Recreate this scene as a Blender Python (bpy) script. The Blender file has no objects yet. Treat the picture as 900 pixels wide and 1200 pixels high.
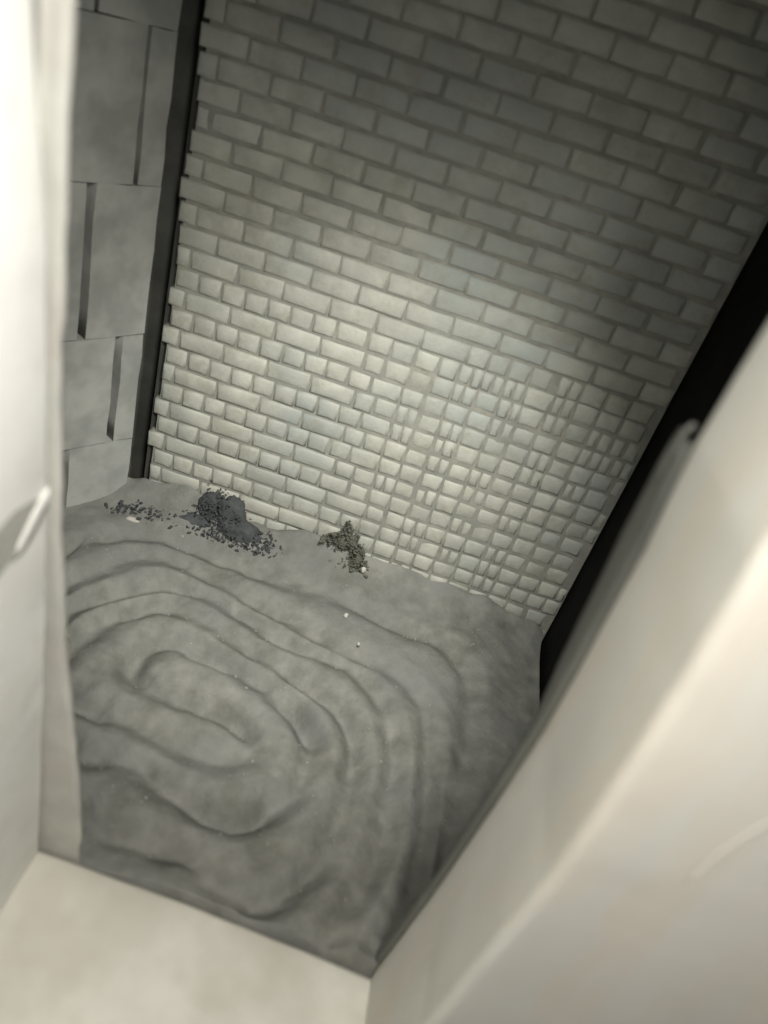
import bpy, bmesh, math, random
import numpy as np
from mathutils import Matrix, Vector, noise
rnd = random.Random(7)
CAMH = 2.45                       # camera height above the shaft floor
sc = bpy.context.scene
col = sc.collection

# ---------------------------------------------------------------- camera
Mr = np.array([[0.946558846, 0.322531162, 0.0],
               [0.172124131, -0.505146905, 0.845694914],
               [0.272762964, -0.800500002, -0.533666668]])   # world axes in (right, down, forward)
cam_d = bpy.data.cameras.new('camera'); cam = bpy.data.objects.new('camera', cam_d); col.objects.link(cam)
rot = Matrix(((Mr[0][0], -Mr[0][1], -Mr[0][2]), (Mr[1][0], -Mr[1][1], -Mr[1][2]), (Mr[2][0], -Mr[2][1], -Mr[2][2])))
cam.matrix_world = Matrix.Translation((0, 0, CAMH)) @ rot.to_4x4()
cam_d.sensor_fit = 'HORIZONTAL'; cam_d.sensor_width = 36; cam_d.lens = 36
cam_d.clip_start = 0.02; cam_d.clip_end = 50
cam_d.dof.use_dof = True; cam_d.dof.focus_distance = 4.1; cam_d.dof.aperture_fstop = 1.15
sc.camera = cam
# ---------------------------------------------------------------- light
w = bpy.data.worlds.new('World'); sc.world = w; w.use_nodes = True
w.node_tree.nodes['Background'].inputs[0].default_value = (0.62, 0.66, 0.62, 1)
w.node_tree.nodes['Background'].inputs[1].default_value = 0.01

def lamp(name, kind, loc, energy, color, target=None, **kw):
    d = bpy.data.lights.new(name, kind); o = bpy.data.objects.new(name, d); col.objects.link(o)
    o.location = (loc[0], loc[1], loc[2] + CAMH); d.energy = energy; d.color = color
    for k, v in kw.items(): setattr(d, k, v)
    if target:
        t = Vector((target[0], target[1], target[2] + CAMH))
        o.rotation_euler = (t - o.location).to_track_quat('-Z', 'Y').to_euler()
    return o
# the torch held near the lens, pointing down into the shaft
lamp('torch', 'SPOT', (0.12, 1.20, 0.20), 335, (1.0, 0.992, 0.94), (-0.32, 3.2, -2.50), spot_size=math.radians(65), spot_blend=1.0, shadow_soft_size=0.04)
# unseen fill light added behind the camera to brighten the recess
lamp('room_fill', 'AREA', (0.42, -0.5, 1.15), 88, (1.0, 0.965, 0.885), (-0.05, 1.2, -1.3), shape='RECTANGLE', size=0.3, size_y=1.1)
# second unseen fill light, added to whiten the left side of the recess
lamp('left_fill', 'AREA', (0.10, 0.36, 0.12), 20, (1.0, 0.985, 0.94), (-0.69, 0.75, -0.55), shape='DISK', size=0.25)
sc.view_settings.view_transform = 'Standard'; sc.view_settings.look = 'None'
sc.view_settings.exposure = 0; sc.view_settings.gamma = 1; sc.view_settings.use_curve_mapping = False

# ---------------------------------------------------------------- helpers
def empty(name, loc, label, cat, group=None):
    o = bpy.data.objects.new(name, None); col.objects.link(o); o.location = loc
    o['label'] = label; o['category'] = cat
    if group: o['group'] = group
    return o
def link(name, me, mat, parent=None, label=None, cat=None, kind=None):
    o = bpy.data.objects.new(name, me); col.objects.link(o)
    if mat is not None and not me.materials: me.materials.append(mat)
    if parent is not None:
        o.parent = parent; o.matrix_parent_inverse = Matrix.Translation(-parent.location)
    if label: o['label'] = label
    if cat: o['category'] = cat
    if kind: o['kind'] = kind
    return o
def mesh(name, verts, faces, smooth=True):
    me = bpy.data.meshes.new(name); me.from_pydata([tuple(v) for v in verts], [], faces); me.update()
    if smooth: me.polygons.foreach_set('use_smooth', [True] * len(me.polygons))
    return me
def grid(name, fn, us, vs, smooth=True, flip=False):
    """sheet of points fn(u,v)"""
    V = [fn(u, v) for v in vs for u in us]; nu = len(us); F = []
    for j in range(len(vs) - 1):
        for i in range(nu - 1):
            f = (j*nu+i, j*nu+i+1, (j+1)*nu+i+1, (j+1)*nu+i)
            F.append(f[::-1] if flip else f)
    return mesh(name, V, F, smooth)
def fbm(x, y, z=0.0, oct=4):
    s = 0; a = 1; f = 1
    for _ in range(oct):
        s += a * noise.noise(Vector((x*f, y*f, z*f + 3.7))); a *= .5; f *= 2
    return s

def material(name, base, var, scale=6.0, rough=.85, bump=.3, bscale=120, stretch=(1, 1, 1), rand=0.0, spec=.3,
             blot=None, blot_scale=1.6, blot_amt=.5, blot2=None, blot2_scale=3, blot2_amt=.3, speck=0.0):
    m = bpy.data.materials.new(name); m.use_nodes = True; nt = m.node_tree; N = nt.nodes; L = nt.links
    b = N['Principled BSDF']; b.inputs['Roughness'].default_value = rough
    b.inputs['Specular IOR Level'].default_value = spec
    g = N.new('ShaderNodeNewGeometry'); mp = N.new('ShaderNodeMapping'); mp.inputs['Scale'].default_value = stretch
    L.new(g.outputs['Position'], mp.inputs['Vector'])
    def nz(s, d=4, r=.6, src=mp):
        n = N.new('ShaderNodeTexNoise'); n.inputs['Scale'].default_value = s; n.inputs['Detail'].default_value = d
        n.inputs['Roughness'].default_value = r; L.new(src.outputs[0], n.inputs['Vector']); return n
    def ramp(src, a, bb, lo=.0, hi=1.):
        r = N.new('ShaderNodeMapRange'); r.inputs['From Min'].default_value = a; r.inputs['From Max'].default_value = bb
        r.inputs['To Min'].default_value = lo; r.inputs['To Max'].default_value = hi; L.new(src, r.inputs['Value']); return r
    def mix(a, bcol, fac):
        x = N.new('ShaderNodeMix'); x.data_type = 'RGBA'
        if isinstance(a, tuple): x.inputs['A'].default_value = (*a, 1)
        else: L.new(a, x.inputs['A'])
        if isinstance(bcol, tuple): x.inputs['B'].default_value = (*bcol, 1)
        else: L.new(bcol, x.inputs['B'])
        L.new(fac, x.inputs['Factor']); return x.outputs['Result']
    n1 = nz(scale)
    c = mix(base, var, ramp(n1.outputs['Fac'], .35, .65).outputs[0])
    if blot:
        n2 = nz(blot_scale, 3); c = mix(c, blot, ramp(n2.outputs['Fac'], .45, .62, 0, blot_amt).outputs[0])
    if blot2:
        n3 = nz(blot2_scale, 5, .7); c = mix(c, blot2, ramp(n3.outputs['Fac'], .52, .66, 0, blot2_amt).outputs[0])
    if speck:
        n4 = nz(260, 2, .5, g); c = mix(c, tuple(min(1, v*1.6) for v in base), ramp(n4.outputs['Fac'], .6, .75, 0, speck).outputs[0])
    if rand:
        oi = N.new('ShaderNodeObjectInfo'); hs = N.new('ShaderNodeHueSaturation')
        r = ramp(oi.outputs['Random'], 0, 1, 1 - rand, 1 + rand); L.new(r.outputs[0], hs.inputs['Value']); L.new(c, hs.inputs['Color']); c = hs.outputs[0]
    L.new(c, b.inputs['Base Color'])
    bn = nz(bscale, 5, .65, g); bp = N.new('ShaderNodeBump'); bp.inputs['Strength'].default_value = bump; bp.inputs['Distance'].default_value = .004
    L.new(bn.outputs['Fac'], bp.inputs['Height']); L.new(bp.outputs[0], b.inputs['Normal'])
    return m
M_brick = material('whitewashed_brick', (.36, .36, .315), (.45, .448, .39), 9, .7, .6, 70, rand=.06, blot=(.30, .33, .31), blot_scale=1.3, blot_amt=.7, blot2=(.27, .26, .20), blot2_scale=7, blot2_amt=.45, speck=.35)
M_mortar = material('grimy_mortar', (.22, .22, .19), (.30, .295, .25), 14, .95, .8, 60, blot=(.20, .21, .195), blot_scale=3)
M_block = material('grey_blockwork', (.34, .35, .33), (.40, .405, .375), 5, .9, .5, 80, rand=.05, blot=(.20, .21, .19), blot_scale=4, blot_amt=.5)
M_blockjoint = material('slot_shade', (.035, .035, .03), (.06, .06, .052), 12, .95, .5, 60)  # near-black colour paints in the shade inside the open slots
M_ridge = material('silty_grey_mat', (.155, .155, .138), (.235, .233, .208), 9, .85, 1.0, 60, blot=(.17, .175, .168), blot_scale=2.2, blot_amt=.6, blot2=(.11, .11, .085), blot2_scale=4, blot2_amt=.45, speck=.5)
M_ground = material('shaft_floor', (.15, .147, .12), (.21, .205, .17), 5, .9, .6, 50)
M_plaster = material('white_painted_plaster', (.80, .80, .76), (.85, .85, .81), 3, .6, .5, 420, blot=(.70, .69, .62), blot_scale=2.5, blot_amt=.35, blot2=(.62, .61, .55), blot2_scale=13, blot2_amt=.25)
M_strip = material('shaded_outer_plaster', (.42, .42, .385), (.49, .485, .44), 9, .9, .9, 200, blot=(.42, .39, .35), blot_scale=5, blot_amt=.5)  # greyer colour paints in the weaker light on this edge
M_sill = material('sill_paint', (.62, .60, .53), (.74, .72, .65), 3.5, .7, .7, 380, blot=(.52, .48, .41), blot_scale=2.3, blot_amt=.55)
M_jamb = material('worn_jamb_paint', (.62, .61, .56), (.67, .66, .61), 3, .65, .5, 380, stretch=(1, 1, .3), blot=(.68, .59, .49), blot_scale=7, blot_amt=.4, spec=.3)
M_batten = material('grey_batten', (.09, .092, .082), (.13, .13, .115), 8, .6, .3, 90, stretch=(1, 1, .2), spec=.5)
M_black = material('shade_black', (.006, .006, .006), (.01, .01, .009), 5, .95, .2, 60, spec=.1)  # near-black colour stands in for the unlit gap on the right
M_chase = material('chase_shade', (.07, .072, .064), (.11, .112, .10), 5, .95, .4, 60)  # dark grey carries the shade of the chase in its colour
M_dark = material('dark_debris', (.045, .049, .051), (.075, .08, .081), 20, .85, .6, 60)
M_dark2 = material('olive_debris', (.085, .088, .07), (.13, .13, .105), 20, .85, .6, 60)
M_pale = material('pale_stone', (.42, .41, .36), (.5, .49, .43), 30, .6, .3, 90)
M_bare = material('bare_grey_plaster', (.34, .345, .31), (.42, .42, .375), 18, .9, .9, 120)
Z = lambda z: z + CAMH

# ---------------------------------------------------------------- setting: floor, side walls, far ceiling of the shaft
def ground_h(x, y): return .012 * fbm(x*2, y*2) - .10
us = [-3.2 + i*.1 for i in range(61)]; vs = [1.32 + j*.1 for j in range(24)]
link('ground', grid('ground', lambda u, v: (u, v, ground_h(u, v)), us, vs), M_ground, kind='structure')
def slab(name, x0, x1, y0, y1, z0, z1, mat, **kw):
    V = [(x, y, z) for x in (x0, x1) for y in (y0, y1) for z in (z0, z1)]
    F = [(0,1,3,2),(4,6,7,5),(0,4,5,1),(2,3,7,6),(0,2,6,4),(1,5,7,3)]
    return link(name, mesh(name, V, F, False), mat, **kw)

# ---------------------------------------------------------------- brick wall in English bond
BX0, BX1, WY = -1.215, 1.0, 3.2
L, H, J = .211, .093, .008
wall = empty('brick_wall', (0, WY, 0), 'pale whitewashed brick wall in alternating long and short courses at the back of the shaft', 'brick wall')
def brick_mesh(name, w_, h_, seed, soft=1.0):
    r = random.Random(seed); hw, hh = w_/2, h_/2; ch = .008*soft
    ring = lambda s, y, k, jit: [(a*(hw-s)+(c if b == 0 else 0)+r.uniform(-jit, jit), y+r.uniform(-.0015, .0015), b2*(hh-s)+r.uniform(-jit, jit))
                                 for (a, b, b2, c) in ((-1,1,-1,0),(0,1,-1,0),(1,1,-1,0),(1,1,0,0),(1,1,1,0),(0,1,1,0),(-1,1,1,0),(-1,1,0,0))]
    V = ring(0, .045, 0, .0008) + ring(0, .008, 0, .0022) + ring(ch*.45, -.002, 0, .002) + ring(ch*1.7, -.007, 0, .002)
    V.append((r.uniform(-.01, .01), -.0085 + r.uniform(-.002, .002), 0)); F = []
    for k in range(3):
        for i in range(8):
            j = (i+1) % 8; F.append((k*8+i, k*8+j, (k+1)*8+j, (k+1)*8+i))
    for i in range(8): F.append((24+i, 24+(i+1) % 8, 32))
    return mesh(name, V, F)
protos = {('s', k): brick_mesh('stretcher', L-J, H-J, 100+k) for k in range(10)}
protos.update({('h', k): brick_mesh('header', L/2-J, H-J, 200+k) for k in range(10)})
def proj(x, y, z):
    c = Mr.T @ np.array((x, y, z)); return 450 + 900*c[0]/c[2], 600 + 900*c[1]/c[2], c[2]
protos.update({('q', k): brick_mesh('closer', L/4-J, H-J, 300+k, .8) for k in range(10)})
cells = []
z = -2.45 - .02; row = 0
while z < 1.3:
    upper = z > -1.18                                          # higher up only long bricks, lapped by half
    st = upper or (row % 2 == 0); step = L if st else L/2; x = BX0 - (L*.5 if (row % 2 == 0) else (L if upper else L*.25)) - (.03)
    zone = False
    while x < BX1:
        # lower middle and right of the wall: courses run half, quarter, quarter, the joints nearly in line
        if z < -1.22 + .25*noise.noise(Vector((x*3, row*.9, 4))) and x > -.36 + .12*math.sin(row*3.7) and x < .78 + .12*math.sin(row*2.3):
            ph = (x - BX0)/L + .2; fr = ph - math.floor(ph)
            for nxt in (.5, .75, 1.0, 1.5):
                if nxt - fr > (.14 if zone else .22) and not (nxt == .75 and rnd.random() < .45): break
            step = (nxt - fr)*L + L*.05*noise.noise(Vector((nxt*9 + math.floor(ph), row*.8, 0))); zone = True
        a, b = max(x, BX0 + .014*math.sin(row*7.3)), min(x+step, BX1)
        if b - a > .04: cells.append((a, b, z, (b - a) > L*.75, row))
        x += step
    z += H; row += 1
scored = []
for i, (a, b, z0, st, row) in enumerate(cells):
    P = [proj(X, WY, ZZ)[:2] for X in (a, b) for ZZ in (z0, z0+H)]
    cx = sum(p[0] for p in P)/4; cy = sum(p[1] for p in P)/4
    vis = 60 < cx < 900 and 95 < cy < 790 and (a+b)/2 < .97
    ar = abs((P[2][0]-P[0][0])*(P[1][1]-P[0][1]) - (P[2][1]-P[0][1])*(P[1][0]-P[0][0]))
    scored.append((vis, ar, i))
keep = {i for vis, ar, i in sorted(scored, reverse=True)[:300] if vis}
rest = bmesh.new()
for i, (a, b, z0, st, row) in enumerate(cells):
    wd = b - a; full = abs(wd - (L if st else L/2)) < 1e-4
    q_ = wd < L*.35; me = protos[('s' if st else 'q' if q_ else 'h', rnd.randrange(10))]; sx = (wd-(.0045 if z0 > -1.2 else J))/((L if st else L/4 if q_ else L/2)-J)
    # old hand-laid wall: courses wander and faces sit unevenly
    wob = .006*noise.noise(Vector((a*1.3, row*.6, 0))) 
    loc = Vector(((a+b)/2 + rnd.uniform(-.003, .003), WY + rnd.uniform(-.004, .005), Z(z0+H/2) + wob + rnd.uniform(-.0025, .0025)))
    R_ = Matrix.Rotation(rnd.uniform(-.012, .012), 4, 'Y') @ Matrix.Rotation(rnd.uniform(-.02, .02), 4, 'X') @ Matrix.Rotation(rnd.uniform(-.02, .02), 4, 'Z')
    S = Matrix.Diagonal((sx, 1, rnd.uniform(.95, 1.03), 1))
    mw = Matrix.Translation(loc) @ R_ @ S
    if i in keep:
        o = link('brick', me, M_brick, wall); o.matrix_parent_inverse = Matrix(); o.matrix_basis = Matrix.Translation(-wall.location) @ mw
    else:
        tmp = me.copy(); tmp.transform(mw); rest.from_mesh(tmp); bpy.data.meshes.remove(tmp)
me = bpy.data.meshes.new('brick_courses'); rest.to_mesh(me); rest.free(); me.polygons.foreach_set('use_smooth', [True]*len(me.polygons))
link('brick_courses', me, M_brick, wall, kind='stuff')
def mort(u, v): return (u, WY + .004 - .003*max(0, min(1, (v-1.0)/.9)) - .0045*max(0, min(1, (u+.45)*5))*max(0, min(1, (1.35-v)*4)) + .002*fbm(u*9, v*9), v)
link('mortar_bed', grid('mortar_bed', mort, [BX0 + .022 + i*(BX1-BX0-.022)/110 for i in range(111)], [-.05 + j*.03 for j in range(128)], flip=False), M_mortar, wall)

# ---------------------------------------------------------------- block wall on the left, with open perpends
bd = np.array([-.55054, -.83481]); bo = np.array([-1.287, 3.165]); bn = np.array([-bd[1], bd[0]])      # bd runs toward the room, bn out of the wall
if bn[0] < 0: bn = -bn
bw = empty('block_wall', (bo[0], bo[1], 0), 'smooth grey wall of large blocks with open dark upright joints beside the brick wall', 'block wall')
def bpt(s, z, o): return (bo[0] + bd[0]*s + bn[0]*o, bo[1] + bd[1]*s + bn[1]*o, Z(z))
courses = [(-2.52, -2.06, [.34, .78]), (-2.06, -1.51, [.122, .62, 1.1]), (-1.51, -.86, [.305, .85]), (-.86, -.30, [.12, .60, 1.1]), (-.30, .25, [.33, .85]), (.25, .8, [.12, .6, 1.1])]
def block(s0, s1, z0, z1, seed):
    r = random.Random(seed); n, m = 5, 6
    V = []; F = []
    for j in range(m):
        for i in range(n):
            fu, fv = i/(n-1), j/(m-1); edge = (i in (0, n-1)) or (j in (0, m-1))
            e = r.uniform(-.004, .004)
            V.append(bpt(s0 + (s1-s0)*fu + (e if edge else 0), z0 + (z1-z0)*fv + (r.uniform(-.003, .003) if edge else 0), (-.002 if edge else 0) + .003*fbm(s0+fu*2, z0*3+fv*2)))
    for j in range(m-1):
        for i in range(n-1): F.append((j*n+i, j*n+i+1, (j+1)*n+i+1, (j+1)*n+i))
    rim = [i for i in range(n)] + [j*n+n-1 for j in range(1, m)] + [(m-1)*n+i for i in range(n-2, -1, -1)] + [j*n for j in range(m-2, 0, -1)]
    b0 = len(V); nr = len(rim)
    for k in rim: V.append(V[k])
    for k in rim:
        x, y, zz = V[k]; V.append((x - bn[0]*.09, y - bn[1]*.09, zz))
    for k in range(nr):
        k2 = (k+1) % nr; F.append((b0+k, b0+nr+k, b0+nr+k2, b0+k2))
    return mesh('block', V, F)
sd = 0
for (z0, z1, js) in courses:
    e = [0.0] + js + [1.5]; slot = .020 if z1 < -.8 else .010
    for k in range(len(e)-1):
        gl = .003 if k == 0 else (slot if k == 1 else .005); gr = slot if k == 0 else .005
        sd += 1
        link('block', block(e[k]+gl, e[k+1]-gr, z0+.002, z1-.002, sd), M_block, bw)
link('mortar_bed', grid('block_core', lambda u, v: bpt(u, v, -.085), [0.01, .4, .8, 1.48], [-2.6 + j*.35 for j in range(11)]), M_blockjoint, bw)  # backing sheet coloured dark for the shade in the open joints

# the deep chase and the far side, both with shade put into their colour, and what closes the shaft above
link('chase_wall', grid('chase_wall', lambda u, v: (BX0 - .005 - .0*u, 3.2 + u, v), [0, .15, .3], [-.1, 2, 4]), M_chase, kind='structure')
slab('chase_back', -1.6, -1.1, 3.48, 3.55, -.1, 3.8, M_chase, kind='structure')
slab('side_wall', 1.012, 1.15, 1.5, 3.4, -.1, 4.4, M_black, kind='structure')  # wall coloured near-black to stand for the unlit wedge

# ---------------------------------------------------------------- the mat of concentric ridges
G = [[(-0.56, 2.33), (-0.68, 2.32), (-0.75, 2.23), (-0.75, 2.12), (-0.7, 2.06), (-0.61, 2.04), (-0.48, 2.05), (-0.34, 2.05), (-0.25, 2.02), (-0.19, 1.97), (-0.19, 1.9), (-0.25, 1.84), (-0.35, 1.82), (-0.43, 1.82), (-0.5, 1.84), (-0.62, 1.86), (-0.72, 1.87), (-0.82, 1.87), (-0.94, 1.89)], [(-0.58, 2.32), (-0.44, 2.31), (-0.28, 2.27), (-0.15, 2.21), (-0.07, 2.17), (0.02, 2.07), (0.04, 1.95), (0.02, 1.82), (-0.05, 1.7), (-0.13, 1.63), (-0.22, 1.62), (-0.34, 1.64), (-0.47, 1.68), (-0.61, 1.7), (-0.69, 1.68), (-0.83, 1.7)], [(-1.02, 1.98), (-0.99, 2.18), (-0.94, 2.32), (-0.87, 2.43), (-0.8, 2.5), (-0.68, 2.51), (-0.55, 2.48), (-0.37, 2.42), (-0.2, 2.37), (-0.03, 2.32), (0.1, 2.25), (0.18, 2.12), (0.2, 1.95), (0.2, 1.8), (0.2, 1.61), (0.16, 1.53), (0.1, 1.43), (0.02, 1.37), (-0.13, 1.38), (-0.26, 1.44), (-0.42, 1.44), (-0.57, 1.45), (-0.76, 1.51)], [(-1.15, 2.17), (-1.08, 2.39), (-0.97, 2.53), (-0.85, 2.63), (-0.7, 2.65), (-0.47, 2.6), (-0.25, 2.54), (0.02, 2.53), (0.17, 2.46), (0.29, 2.31), (0.35, 2.15), (0.37, 1.9), (0.36, 1.68), (0.32, 1.47), (0.29, 1.37), (0.22, 1.26), (0.19, 1.18)], [(-1.25, 2.32), (-1.15, 2.56), (-1.03, 2.74), (-0.84, 2.8), (-0.64, 2.77), (-0.38, 2.71), (-0.2, 2.66), (-0.0, 2.6), (0.23, 2.57), (0.39, 2.48), (0.46, 2.34), (0.51, 2.12), (0.52, 1.92), (0.52, 1.7), (0.48, 1.53), (0.42, 1.36)], [(-1.36, 2.5), (-1.25, 2.75), (-1.14, 2.88), (-0.95, 2.94), (-0.72, 2.92), (-0.5, 2.92), (-0.23, 2.91), (0.04, 2.91), (0.26, 2.86), (0.48, 2.84), (0.61, 2.66), (0.65, 2.36), (0.64, 2.05), (0.63, 1.81), (0.62, 1.61)]]
DEPTH = [1.0, 1.15, .75, .7, .6, .55]
def smoothline(P, n=6):
    P = [np.array(p) for p in P]; out = []
    for i in range(len(P)-1):
        p0, p1, p2, p3 = P[max(i-1, 0)], P[i], P[i+1], P[min(i+2, len(P)-1)]
        for k in range(n):
            t = k/n; out.append(.5*((2*p1)+(-p0+p2)*t+(2*p0-5*p1+4*p2-p3)*t*t+(-p0+3*p1-3*p2+p3)*t**3))
    out.append(P[-1]); return np.array(out)
x0, x1, y0, y1, st = -1.75, .98, 1.24, 3.19, .0125
nx, ny = int((x1-x0)/st)+1, int((y1-y0)/st)+1
X, Y = np.meshgrid(np.linspace(x0, x1, nx), np.linspace(y0, y1, ny))
N2 = np.array([[fbm(X[j, i]*3, Y[j, i]*3, 0, 3) for i in range(nx)] for j in range(ny)])
N3 = np.array([[fbm(X[j, i]*14+5, Y[j, i]*14, 2, 3) for i in range(nx)] for j in range(ny)])
WX, WY2 = X + .018*N2, Y + .018*N3*.6
grooves = np.zeros_like(X); dmin = np.full_like(X, 9.)
for g, dp in zip(G, DEPTH):
    P = smoothline(g); A = P[:-1]; B = P[1:]; d = np.full_like(X, 9.)
    for a, b in zip(A, B):
        ab = b-a; t = np.clip(((WX-a[0])*ab[0]+(WY2-a[1])*ab[1])/(ab@ab+1e-9), 0, 1)
        d = np.minimum(d, np.hypot(WX-a[0]-t*ab[0], WY2-a[1]-t*ab[1]))
    wv = .050 + .01*N2
    # asymmetric, fading grooves: breaks and shallow stretches along them
    grooves = np.maximum(grooves, dp*np.clip(.75+1.1*np.roll(N2, 37, 1), .42, 1.15)*np.exp(-(d/wv)**2)); dmin = np.minimum(dmin, d)
Hh = .045 + .012*np.minimum(dmin, .1)/.1 - .072*grooves + .012*N2 + .0045*N3
Hh += .16*np.clip((Y-2.98)/.2, 0, 1)**2 * (.6+.4*N2)          # silt banked against the brick
Hh += .05*np.clip((.9-X)*0, 0, 1)
Hh -= .05*np.clip((X-.7)/.25, 0, 1)
Hh -= .04*np.clip((1.46-Y)/.09, 0, 1)*np.clip((-.25-X)/.2, 0, 1)
Hh -= .25*np.clip((1.315-Y)/.07, 0, 1)                        # tucked down behind the sill
lab = np.zeros((ny, nx), int); open_ = dmin > .026; cur = 0
for j in range(ny):
    for i in range(nx):
        if open_[j, i] and lab[j, i] == 0:
            cur += 1; stack = [(j, i)]; lab[j, i] = cur
            while stack:
                a, b = stack.pop()
                for c, d_ in ((a+1, b), (a-1, b), (a, b+1), (a, b-1)):
                    if 0 <= c < ny and 0 <= d_ < nx and open_[c, d_] and lab[c, d_] == 0: lab[c, d_] = cur; stack.append((c, d_))
cnt = np.bincount(lab.ravel(), minlength=cur+1)
for k in range(1, cur+1):
    if cnt[k] < 120: lab[lab == k] = 0
while (lab == 0).any():                                       # give groove cells to the nearest ridge
    new = lab.copy()
    for dj, di in ((1, 0), (-1, 0), (0, 1), (0, -1)):
        s = np.roll(lab, (dj, di), (0, 1))
        if dj == 1: s[0] = 0
        if dj == -1: s[-1] = 0
        if di == 1: s[:, 0] = 0
        if di == -1: s[:, -1] = 0
        m_ = (new == 0) & (s > 0); new[m_] = s[m_]
    lab = new
gy, gx = np.gradient(Hh, Y[1, 0]-Y[0, 0], X[0, 1]-X[0, 0]); NRM = np.dstack([-gx, -gy, np.ones_like(gx)]); NRM /= np.linalg.norm(NRM, axis=2)[..., None]
mat_t = empty('ridged_mat', (-.3, 2.1, 0), 'silty grey mat of concentric oval ridges and grooves covering the shaft floor', 'ridged mat')
for k in sorted(set(lab.ravel())):
    idx = {}; V = []; F = []
    jj, ii = np.nonzero(lab[:-1, :-1] == k)
    for j, i in zip(jj, ii):
        f = []
        for (a, b) in ((j, i), (j, i+1), (j+1, i+1), (j+1, i)):
            q = a*nx+b
            if q not in idx: idx[q] = len(V); V.append((X[a, b], Y[a, b], Hh[a, b]))
            f.append(idx[q])
        F.append(f)
    rme = mesh('ridge', V, F); rme.normals_split_custom_set_from_vertices([NRM[q // nx, q % nx] for q in idx])
    link('ridge', rme, M_ridge, mat_t)

# ---------------------------------------------------------------- window wall: recess with jambs, sill and outer plaster edge
ww = empty('window_wall', (0, 1.2, 0), 'off-white plastered window recess framing the view down into the shaft', 'window recess')
def interp(tab, z):
    tab = sorted(tab)
    if z <= tab[0][0]: return tab[0][1]
    for (a, va), (b, vb) in zip(tab, tab[1:]):
        if z <= b: return va + (vb-va)*(z-a)/(b-a)
    return tab[-1][1]
def loft(name, prof, zs, mat, parent, amp=.003, fs=6):
    """prof(z) -> list of (x,y); a sheet following the profile at each height"""
    rows = [prof(z) for z in zs]; n = len(rows[0]); V = []; F = []
    for z, r in zip(zs, rows):
        for k, (x, y) in enumerate(r):
            V.append((x + amp*fbm(y*fs, z*fs, k*.13), y + amp*fbm(x*fs+9, z*fs, 4), Z(z)))
    for j in range(len(zs)-1):
        for k in range(n-1): F.append((j*n+k, j*n+k+1, (j+1)*n+k+1, (j+1)*n+k))
    me = mesh(name, V, F); return link(name, me, mat, parent)
zs = [-2.56 + i*.02 for i in range(183)]
aX = [(-2.37, -.664), (-1.8, -.676), (-1.0, -.690), (-.52, -.702), (-.12, -.735), (.5, -.74)]
def arc(cx, cy, r, a0, a1, n): return [(cx+r*math.cos(math.radians(a0+(a1-a0)*i/n)), cy+r*math.sin(math.radians(a0+(a1-a0)*i/n))) for i in range(n+1)]
def left_prof(z):
    x = interp(aX, z); r = interp([(-2.4, .008), (-1.2, .01), (-.4, .04), (.2, .06)], z)
    return [(x, .2+.08*i) for i in range(13)] + [(x-r + (p[0]), p[1]) for p in arc(0, 1.285-r, r, 0, 90, 6)] + [(x-.2, 1.286)]
lj = loft('jamb', left_prof, zs, M_plaster, ww, .0025); lj['label'] = 'bright white plastered left side of the recess'
eX = [(-2.42, -.545), (-2.255, -.548), (-1.9, -.588), (-1.55, -.635), (-1.187, -.668), (-.9, -.685), (-.5, -.698), (-.124, -.70), (.5, -.70)]
def strip_prof(z):
    x = interp(eX, z) + .004*fbm(z*6, 1.0)
    return [(-.9, 1.30), (-.75, 1.297), (x-.06, 1.298), (x-.03, 1.30)] + [(x-.014+p[0], p[1]) for p in arc(0, 1.314, .014, -90, 0, 4)] + [(x-.004, 1.325), (x-.03, 1.335), (x-.5, 1.34)]
loft('outer_plaster_edge', strip_prof, zs, M_strip, ww, .003, 9)
# right jamb: inner reveal, rounded arris and flat face
rX = [(-2.6, .425), (-2.4, .436), (-1.9, .475), (-1.224, .505), (-.7, .494), (-.46, .476), (-.236, .479), (.5, .48)]
def right_prof(z):
    x = interp(rX, z); r = .026
    yb = interp([(-2.4, .93), (-1.0, .90), (0, .89)], z)
    return [(x+.3, 1.302), (x+.012, 1.300), (x+.002, 1.292)] + [(x, 1.28-.04*i) for i in range(7)] + [(x+.003, yb+r)] + [(x+.003+r+p[0], yb+r+p[1]) for p in arc(0, 0, r, 180, 270, 8)][1:] + [(x+.003+r+.04*i*i, yb) for i in range(1, 8)]
rj = loft('jamb', right_prof, zs, M_jamb, ww, .0018, 5); rj['label'] = 'worn right side of the recess with rounded bright corner'
# sill
def sill_pt(u, v):
    zz = -2.385 + .02*max(0, (.9-v)) + interp([(-.75, .018), (-.6, .015), (-.2, 0), (.2, -.035), (.55, -.085)], u)*max(0, min(1, (v-.7)/.5))
    zz += .0035*fbm(u*5, v*5)
    return (u, v, Z(zz))
uu = [-.76 + i*.02 for i in range(65)]; vv = [.2+.03*i for i in range(36)] + [1.272, 1.286]
def sill_f(u, v):
    p = sill_pt(u, min(v, 1.272)); k = v
    if v > 1.2: p = (p[0], v, p[2] - .35*(v-1.2)**2*4)
    return p
me = grid('sill', sill_f, uu, vv + [1.287])
# drop the last row to form the outer face
n = len(uu)
for i in range(n):
    me.vertices[(len(vv))*n+i].co.z -= .2; me.vertices[(len(vv))*n+i].co.y = 1.295
link('sill', me, M_sill, ww)
# wall face and head of the recess above the view
slab('lintel', -1.6, 1.6, 1.29, 1.45, Z(.29), Z(2.4), M_plaster, parent=ww)

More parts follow.
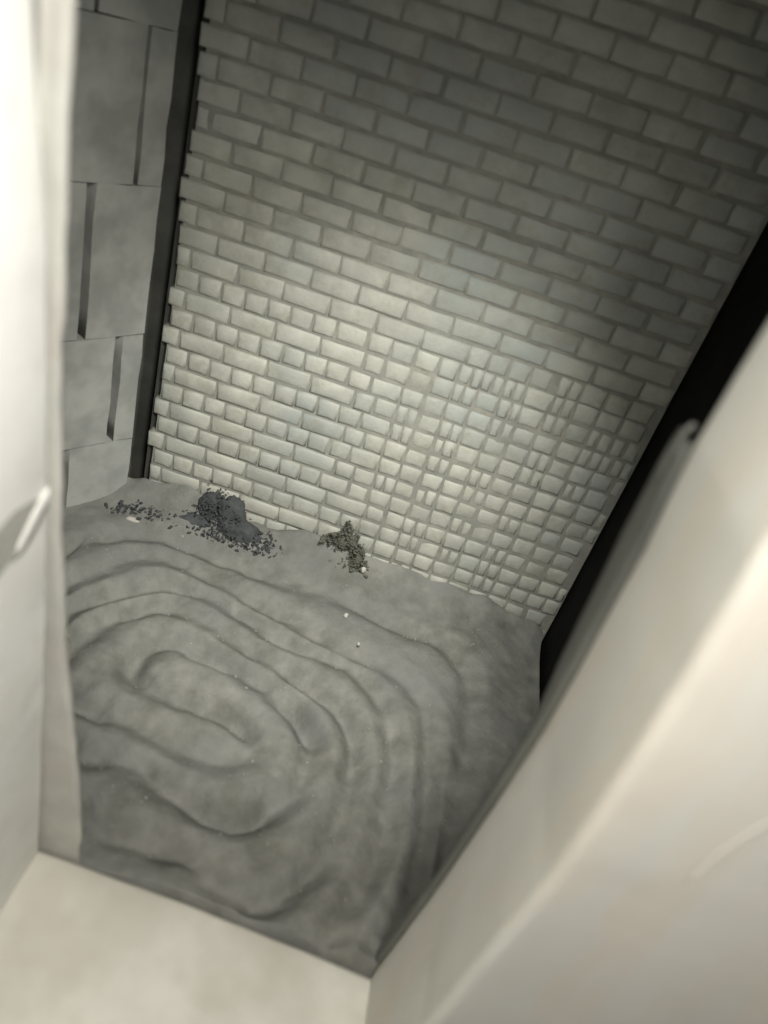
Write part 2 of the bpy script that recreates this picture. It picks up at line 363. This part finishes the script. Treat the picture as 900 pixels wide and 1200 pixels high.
# torn scar in the left plaster with its lifted flap
def on_left(y, z, o=0): return (interp(aX, z)+o, y, Z(z))
scar = [(a, b+.075) for a, b in [(1.262, -1.102), (1.20, -1.085), (1.15, -1.075), (1.09, -1.085), (1.0, -1.10), (.95, -1.17), (1.0, -1.20), (1.08, -1.205), (1.15, -1.185), (1.21, -1.145)]]
cy_, cz_ = np.mean([p[0] for p in scar]), np.mean([p[1] for p in scar])
V = [on_left(cy_, cz_, .0065)] + [on_left(a, b, .0045) for a, b in scar] ; F = [(0, i+1, (i+1) % len(scar)+1) for i in range(len(scar))]
link('bare_patch', mesh('bare_patch', V, F), M_bare, ww)
A = [(1.272, -1.088), (1.240, -1.098), (1.205, -1.122), (1.165, -1.160), (1.135, -1.192)]
B = [(1.275, -1.130), (1.25, -1.155), (1.215, -1.182), (1.175, -1.200), (1.135, -1.201)]
A = [(a, b+.075) for a, b in A]; B = [(a, b+.075) for a, b in B]; V = []
for t, P in ((0.0, A), (.5, None), (1.0, B)):
    for k in range(5):
        ya, za = A[k]; yb_, zb = B[k]; o = (.006 if t == 0 else .0065 if t == .5 else .0055) * (1 if k < 4 else .3)
        V.append(on_left(ya+(yb_-ya)*t, za+(zb-za)*t, o))
n0 = len(V); V += [(x-.004, y, z_) for x, y, z_ in V]
F = []
for j in range(2):
    for k in range(4): F += [(j*5+k, j*5+k+1, (j+1)*5+k+1, (j+1)*5+k), (n0+j*5+k, n0+(j+1)*5+k, n0+(j+1)*5+k+1, n0+j*5+k+1)]
for k in range(4): F += [(k, n0+k, n0+k+1, k+1), (10+k, 11+k, n0+11+k, n0+10+k)]
link('paint_flap', mesh('paint_flap', V, F), M_plaster, ww)
# raised crease in the paint of the right face
def crease():
    P = smoothline([(.712, -1.075), (.716, -1.045), (.722, -.99), (.735, -.93), (.752, -.87), (.78, -.80)], 6); V = []; F = []
    for i, (x, z_) in enumerate(P):
        t = i/(len(P)-1); wv = .012*math.sin(math.pi*min(1, t+.12))**.6
        for s, h in ((-1.2, -.002), (-.3, .0004), (.0, .0010), (.3, -.002)):
            V.append((x + s*wv*.8, .895 - h + 0.0, Z(z_) + s*wv*.25))
    for i in range(len(P)-1):
        for k in range(3): F.append((i*4+k, i*4+k+1, (i+1)*4+k+1, (i+1)*4+k))
    return mesh('paint_crease', V, F)
cr = link('paint_crease', crease(), M_jamb, ww)

# ---------------------------------------------------------------- grey batten fixed outside the right jamb
bt = empty('batten', (.5, 1.38, 0), 'thin dull grey upright batten with a curled broken top, just behind the right jamb', 'batten')
def batten_prof(z):
    x = interp(rX, z)-.010; w_ = interp([(-2.4, .008), (-1.35, .02), (-1.1, .08), (-.7, .11), (-.50, .07), (-.44, .03)], z)
    return [(x+.05, 1.308), (x, 1.308), (x-.001, 1.32), (x, 1.32+w_*.5), (x, 1.315+w_), (x+.03, 1.318+w_)]
loft('board', batten_prof, [-2.4+.03*i for i in range(65)], M_batten, bt, .002, 8)
V = []; F = []
for i in range(12):
    z_ = -.52 + .006*i; t = i/11; xx = .476 - .014*math.sin(t*2.6)
    for k in range(5): V.append((xx + .012*math.sin(k*.8), 1.325 + .012*k*(1-.8*t), Z(z_-.02*k*(1-t))))
for i in range(11):
    for k in range(4): F.append((i*5+k, i*5+k+1, (i+1)*5+k+1, (i+1)*5+k))
me = mesh('curled_end', V, F)
o = link('curled_end', me, M_batten, bt); md = o.modifiers.new('Solidify', 'SOLIDIFY'); md.thickness = .008

# ---------------------------------------------------------------- debris at the wall foot
def clump(name, lumps, spikes, mat, label, cat, seed):
    r = random.Random(seed); bm = bmesh.new()
    for (x, y, z_, rx, ry, rz) in lumps:
        t = bmesh.ops.create_icosphere(bm, subdivisions=4, radius=1)
        for v in t['verts']:
            n_ = v.co.copy(); d = 1 + .18*fbm(n_.x*1.8+x*9, n_.y*1.8, n_.z*1.8+seed, 4) + .10*fbm(n_.x*6, n_.y*6+x, n_.z*6, 3)
            v.co = Vector((x + n_.x*rx*d, y + n_.y*ry*d, Z(z_) + n_.z*rz*d))
    for (x, y, z_, rx, ry, rz, n_) in spikes:          # crumbs of soil and dead leaf over the heap
        for _ in range(n_):
            a = max(-1, min(1, r.gauss(0, .45))); c = max(-1, min(1, r.gauss(0, .45))); h = min(1, abs(r.gauss(0, .5))) * (1 - abs(a))
            q = Matrix.Rotation(r.uniform(0, 6.3), 3, 'Z') @ Matrix.Rotation(r.uniform(0, 3), 3, 'X')
            p = Vector((x + a*rx, y + c*ry, Z(z_) + h*rz)); sz = r.uniform(.003, .010)*(1-.4*h); fl = r.uniform(.25, 1)
            t = bmesh.ops.create_icosphere(bm, subdivisions=1, radius=sz)
            for v in t['verts']: k = v.co*r.uniform(.6, 1.5); v.co = p + q @ Vector((k.x*1.4, k.y, k.z*fl))
    me = bpy.data.meshes.new(name); bm.to_mesh(me); bm.free(); me.polygons.foreach_set('use_smooth', [True]*len(me.polygons))
    me.name = name
    return link(name, me, mat, None, label, cat, 'stuff')
clump('debris_clump', [(-.84, 3.15, -2.34, .065, .035, .14), (-.73, 3.15, -2.33, .085, .04, .13), (-.66, 3.12, -2.37, .13, .06, .07), (-.90, 3.12, -2.385, .12, .06, .05)],
      [(-.79, 3.13, -2.36, .20, .06, .2, 520), (-.86, 3.15, -2.30, .04, .025, .17, 45), (-.70, 3.15, -2.31, .05, .025, .17, 50), (-.68, 3.09, -2.385, .30, .09, .07, 520), (-.55, 3.12, -2.37, .2, .07, .06, 160)],
      M_dark, 'large dark bluish heap of matted debris with pointed tips against the brick foot', 'debris', 3)
clump('debris_clump', [(-.13, 3.15, -2.22, .055, .03, .05), (-.05, 3.15, -2.30, .03, .03, .06)],
      [(-.14, 3.14, -2.25, .11, .045, .14, 300), (-.145, 3.15, -2.17, .02, .02, .13, 22), (-.05, 3.14, -2.33, .06, .04, .13, 150), (-.1, 3.13, -2.35, .12, .05, .05, 90)],
      M_dark2, 'smaller olive grey tuft of debris with a single sharp tip, low on the brick wall', 'debris', 8)
clump('debris_heap', [(-1.18, 3.08, -2.41, .09, .05, .03)],
      [(-1.18, 3.04, -2.40, .2, .07, .07, 120), (-1.05, 3.08, -2.39, .2, .06, .05, 80)], M_dark, 'low dark heap in the corner where block wall and brick wall meet', 'debris', 5)
def stone(name, x, y, z_, rx, ry, rz, label, seed, mat=M_pale):
    bm = bmesh.new(); bmesh.ops.create_icosphere(bm, subdivisions=2, radius=1)
    for v in bm.verts:
        n_ = v.co.copy(); d = 1 + .35*noise.noise(n_*1.4 + Vector((seed, 0, 0))); v.co = Vector((x+n_.x*rx*d, y+n_.y*ry*d, Z(z_)+n_.z*rz*d))
    me = bpy.data.meshes.new(name); bm.to_mesh(me); bm.free(); me.polygons.foreach_set('use_smooth', [True]*len(me.polygons))
    return link(name, me, mat, None, label, 'stone')
stone('pale_shard', -1.165, 2.98, -2.395, .035, .018, .012, 'flat pale shard lying on the dark heap in the left corner', 2)
stone('pebble', -.012, 2.80, -2.385, .012, .012, .014, 'tiny white pebble lying upper on the outer grey ridges', 5)
stone('pebble', .085, 2.64, -2.385, .008, .008, .009, 'faint tiny pebble nearer the room than the white one', 9)
stone('pebble', -.005, 3.11, -2.33, .016, .014, .02, 'small pale stone tucked under the olive debris tuft', 11)

# grit and flecks strewn over the mat
r_ = random.Random(21); bm = bmesh.new()
for _ in range(900):
    x = r_.uniform(-1.3, .75); y = r_.uniform(1.36, 3.1); i = int((x-x0)/st); j = int((y-y0)/((y1-y0)/(ny-1)))
    if r_.random() > .35 + 1.2*N2[min(j, ny-1), i] + .4*(grooves[min(j, ny-1), i]): continue
    sz = r_.uniform(.0015, .0045) * (1.8 if r_.random() < .06 else 1)
    t = bmesh.ops.create_icosphere(bm, subdivisions=1, radius=sz); p = Vector((x, y, Hh[min(j, ny-1), i] + sz*.3))
    for v in t['verts']: v.co = p + v.co*r_.uniform(.6, 1.4)
me = bpy.data.meshes.new('grit'); bm.to_mesh(me); bm.free()
M_grit = material('pale_grit', (.20, .197, .175), (.33, .32, .29), 30, .8, .3, 90)
link('grit', me, M_grit, None, 'fine pale grit strewn over the ridged grey mat', 'grit', 'stuff')
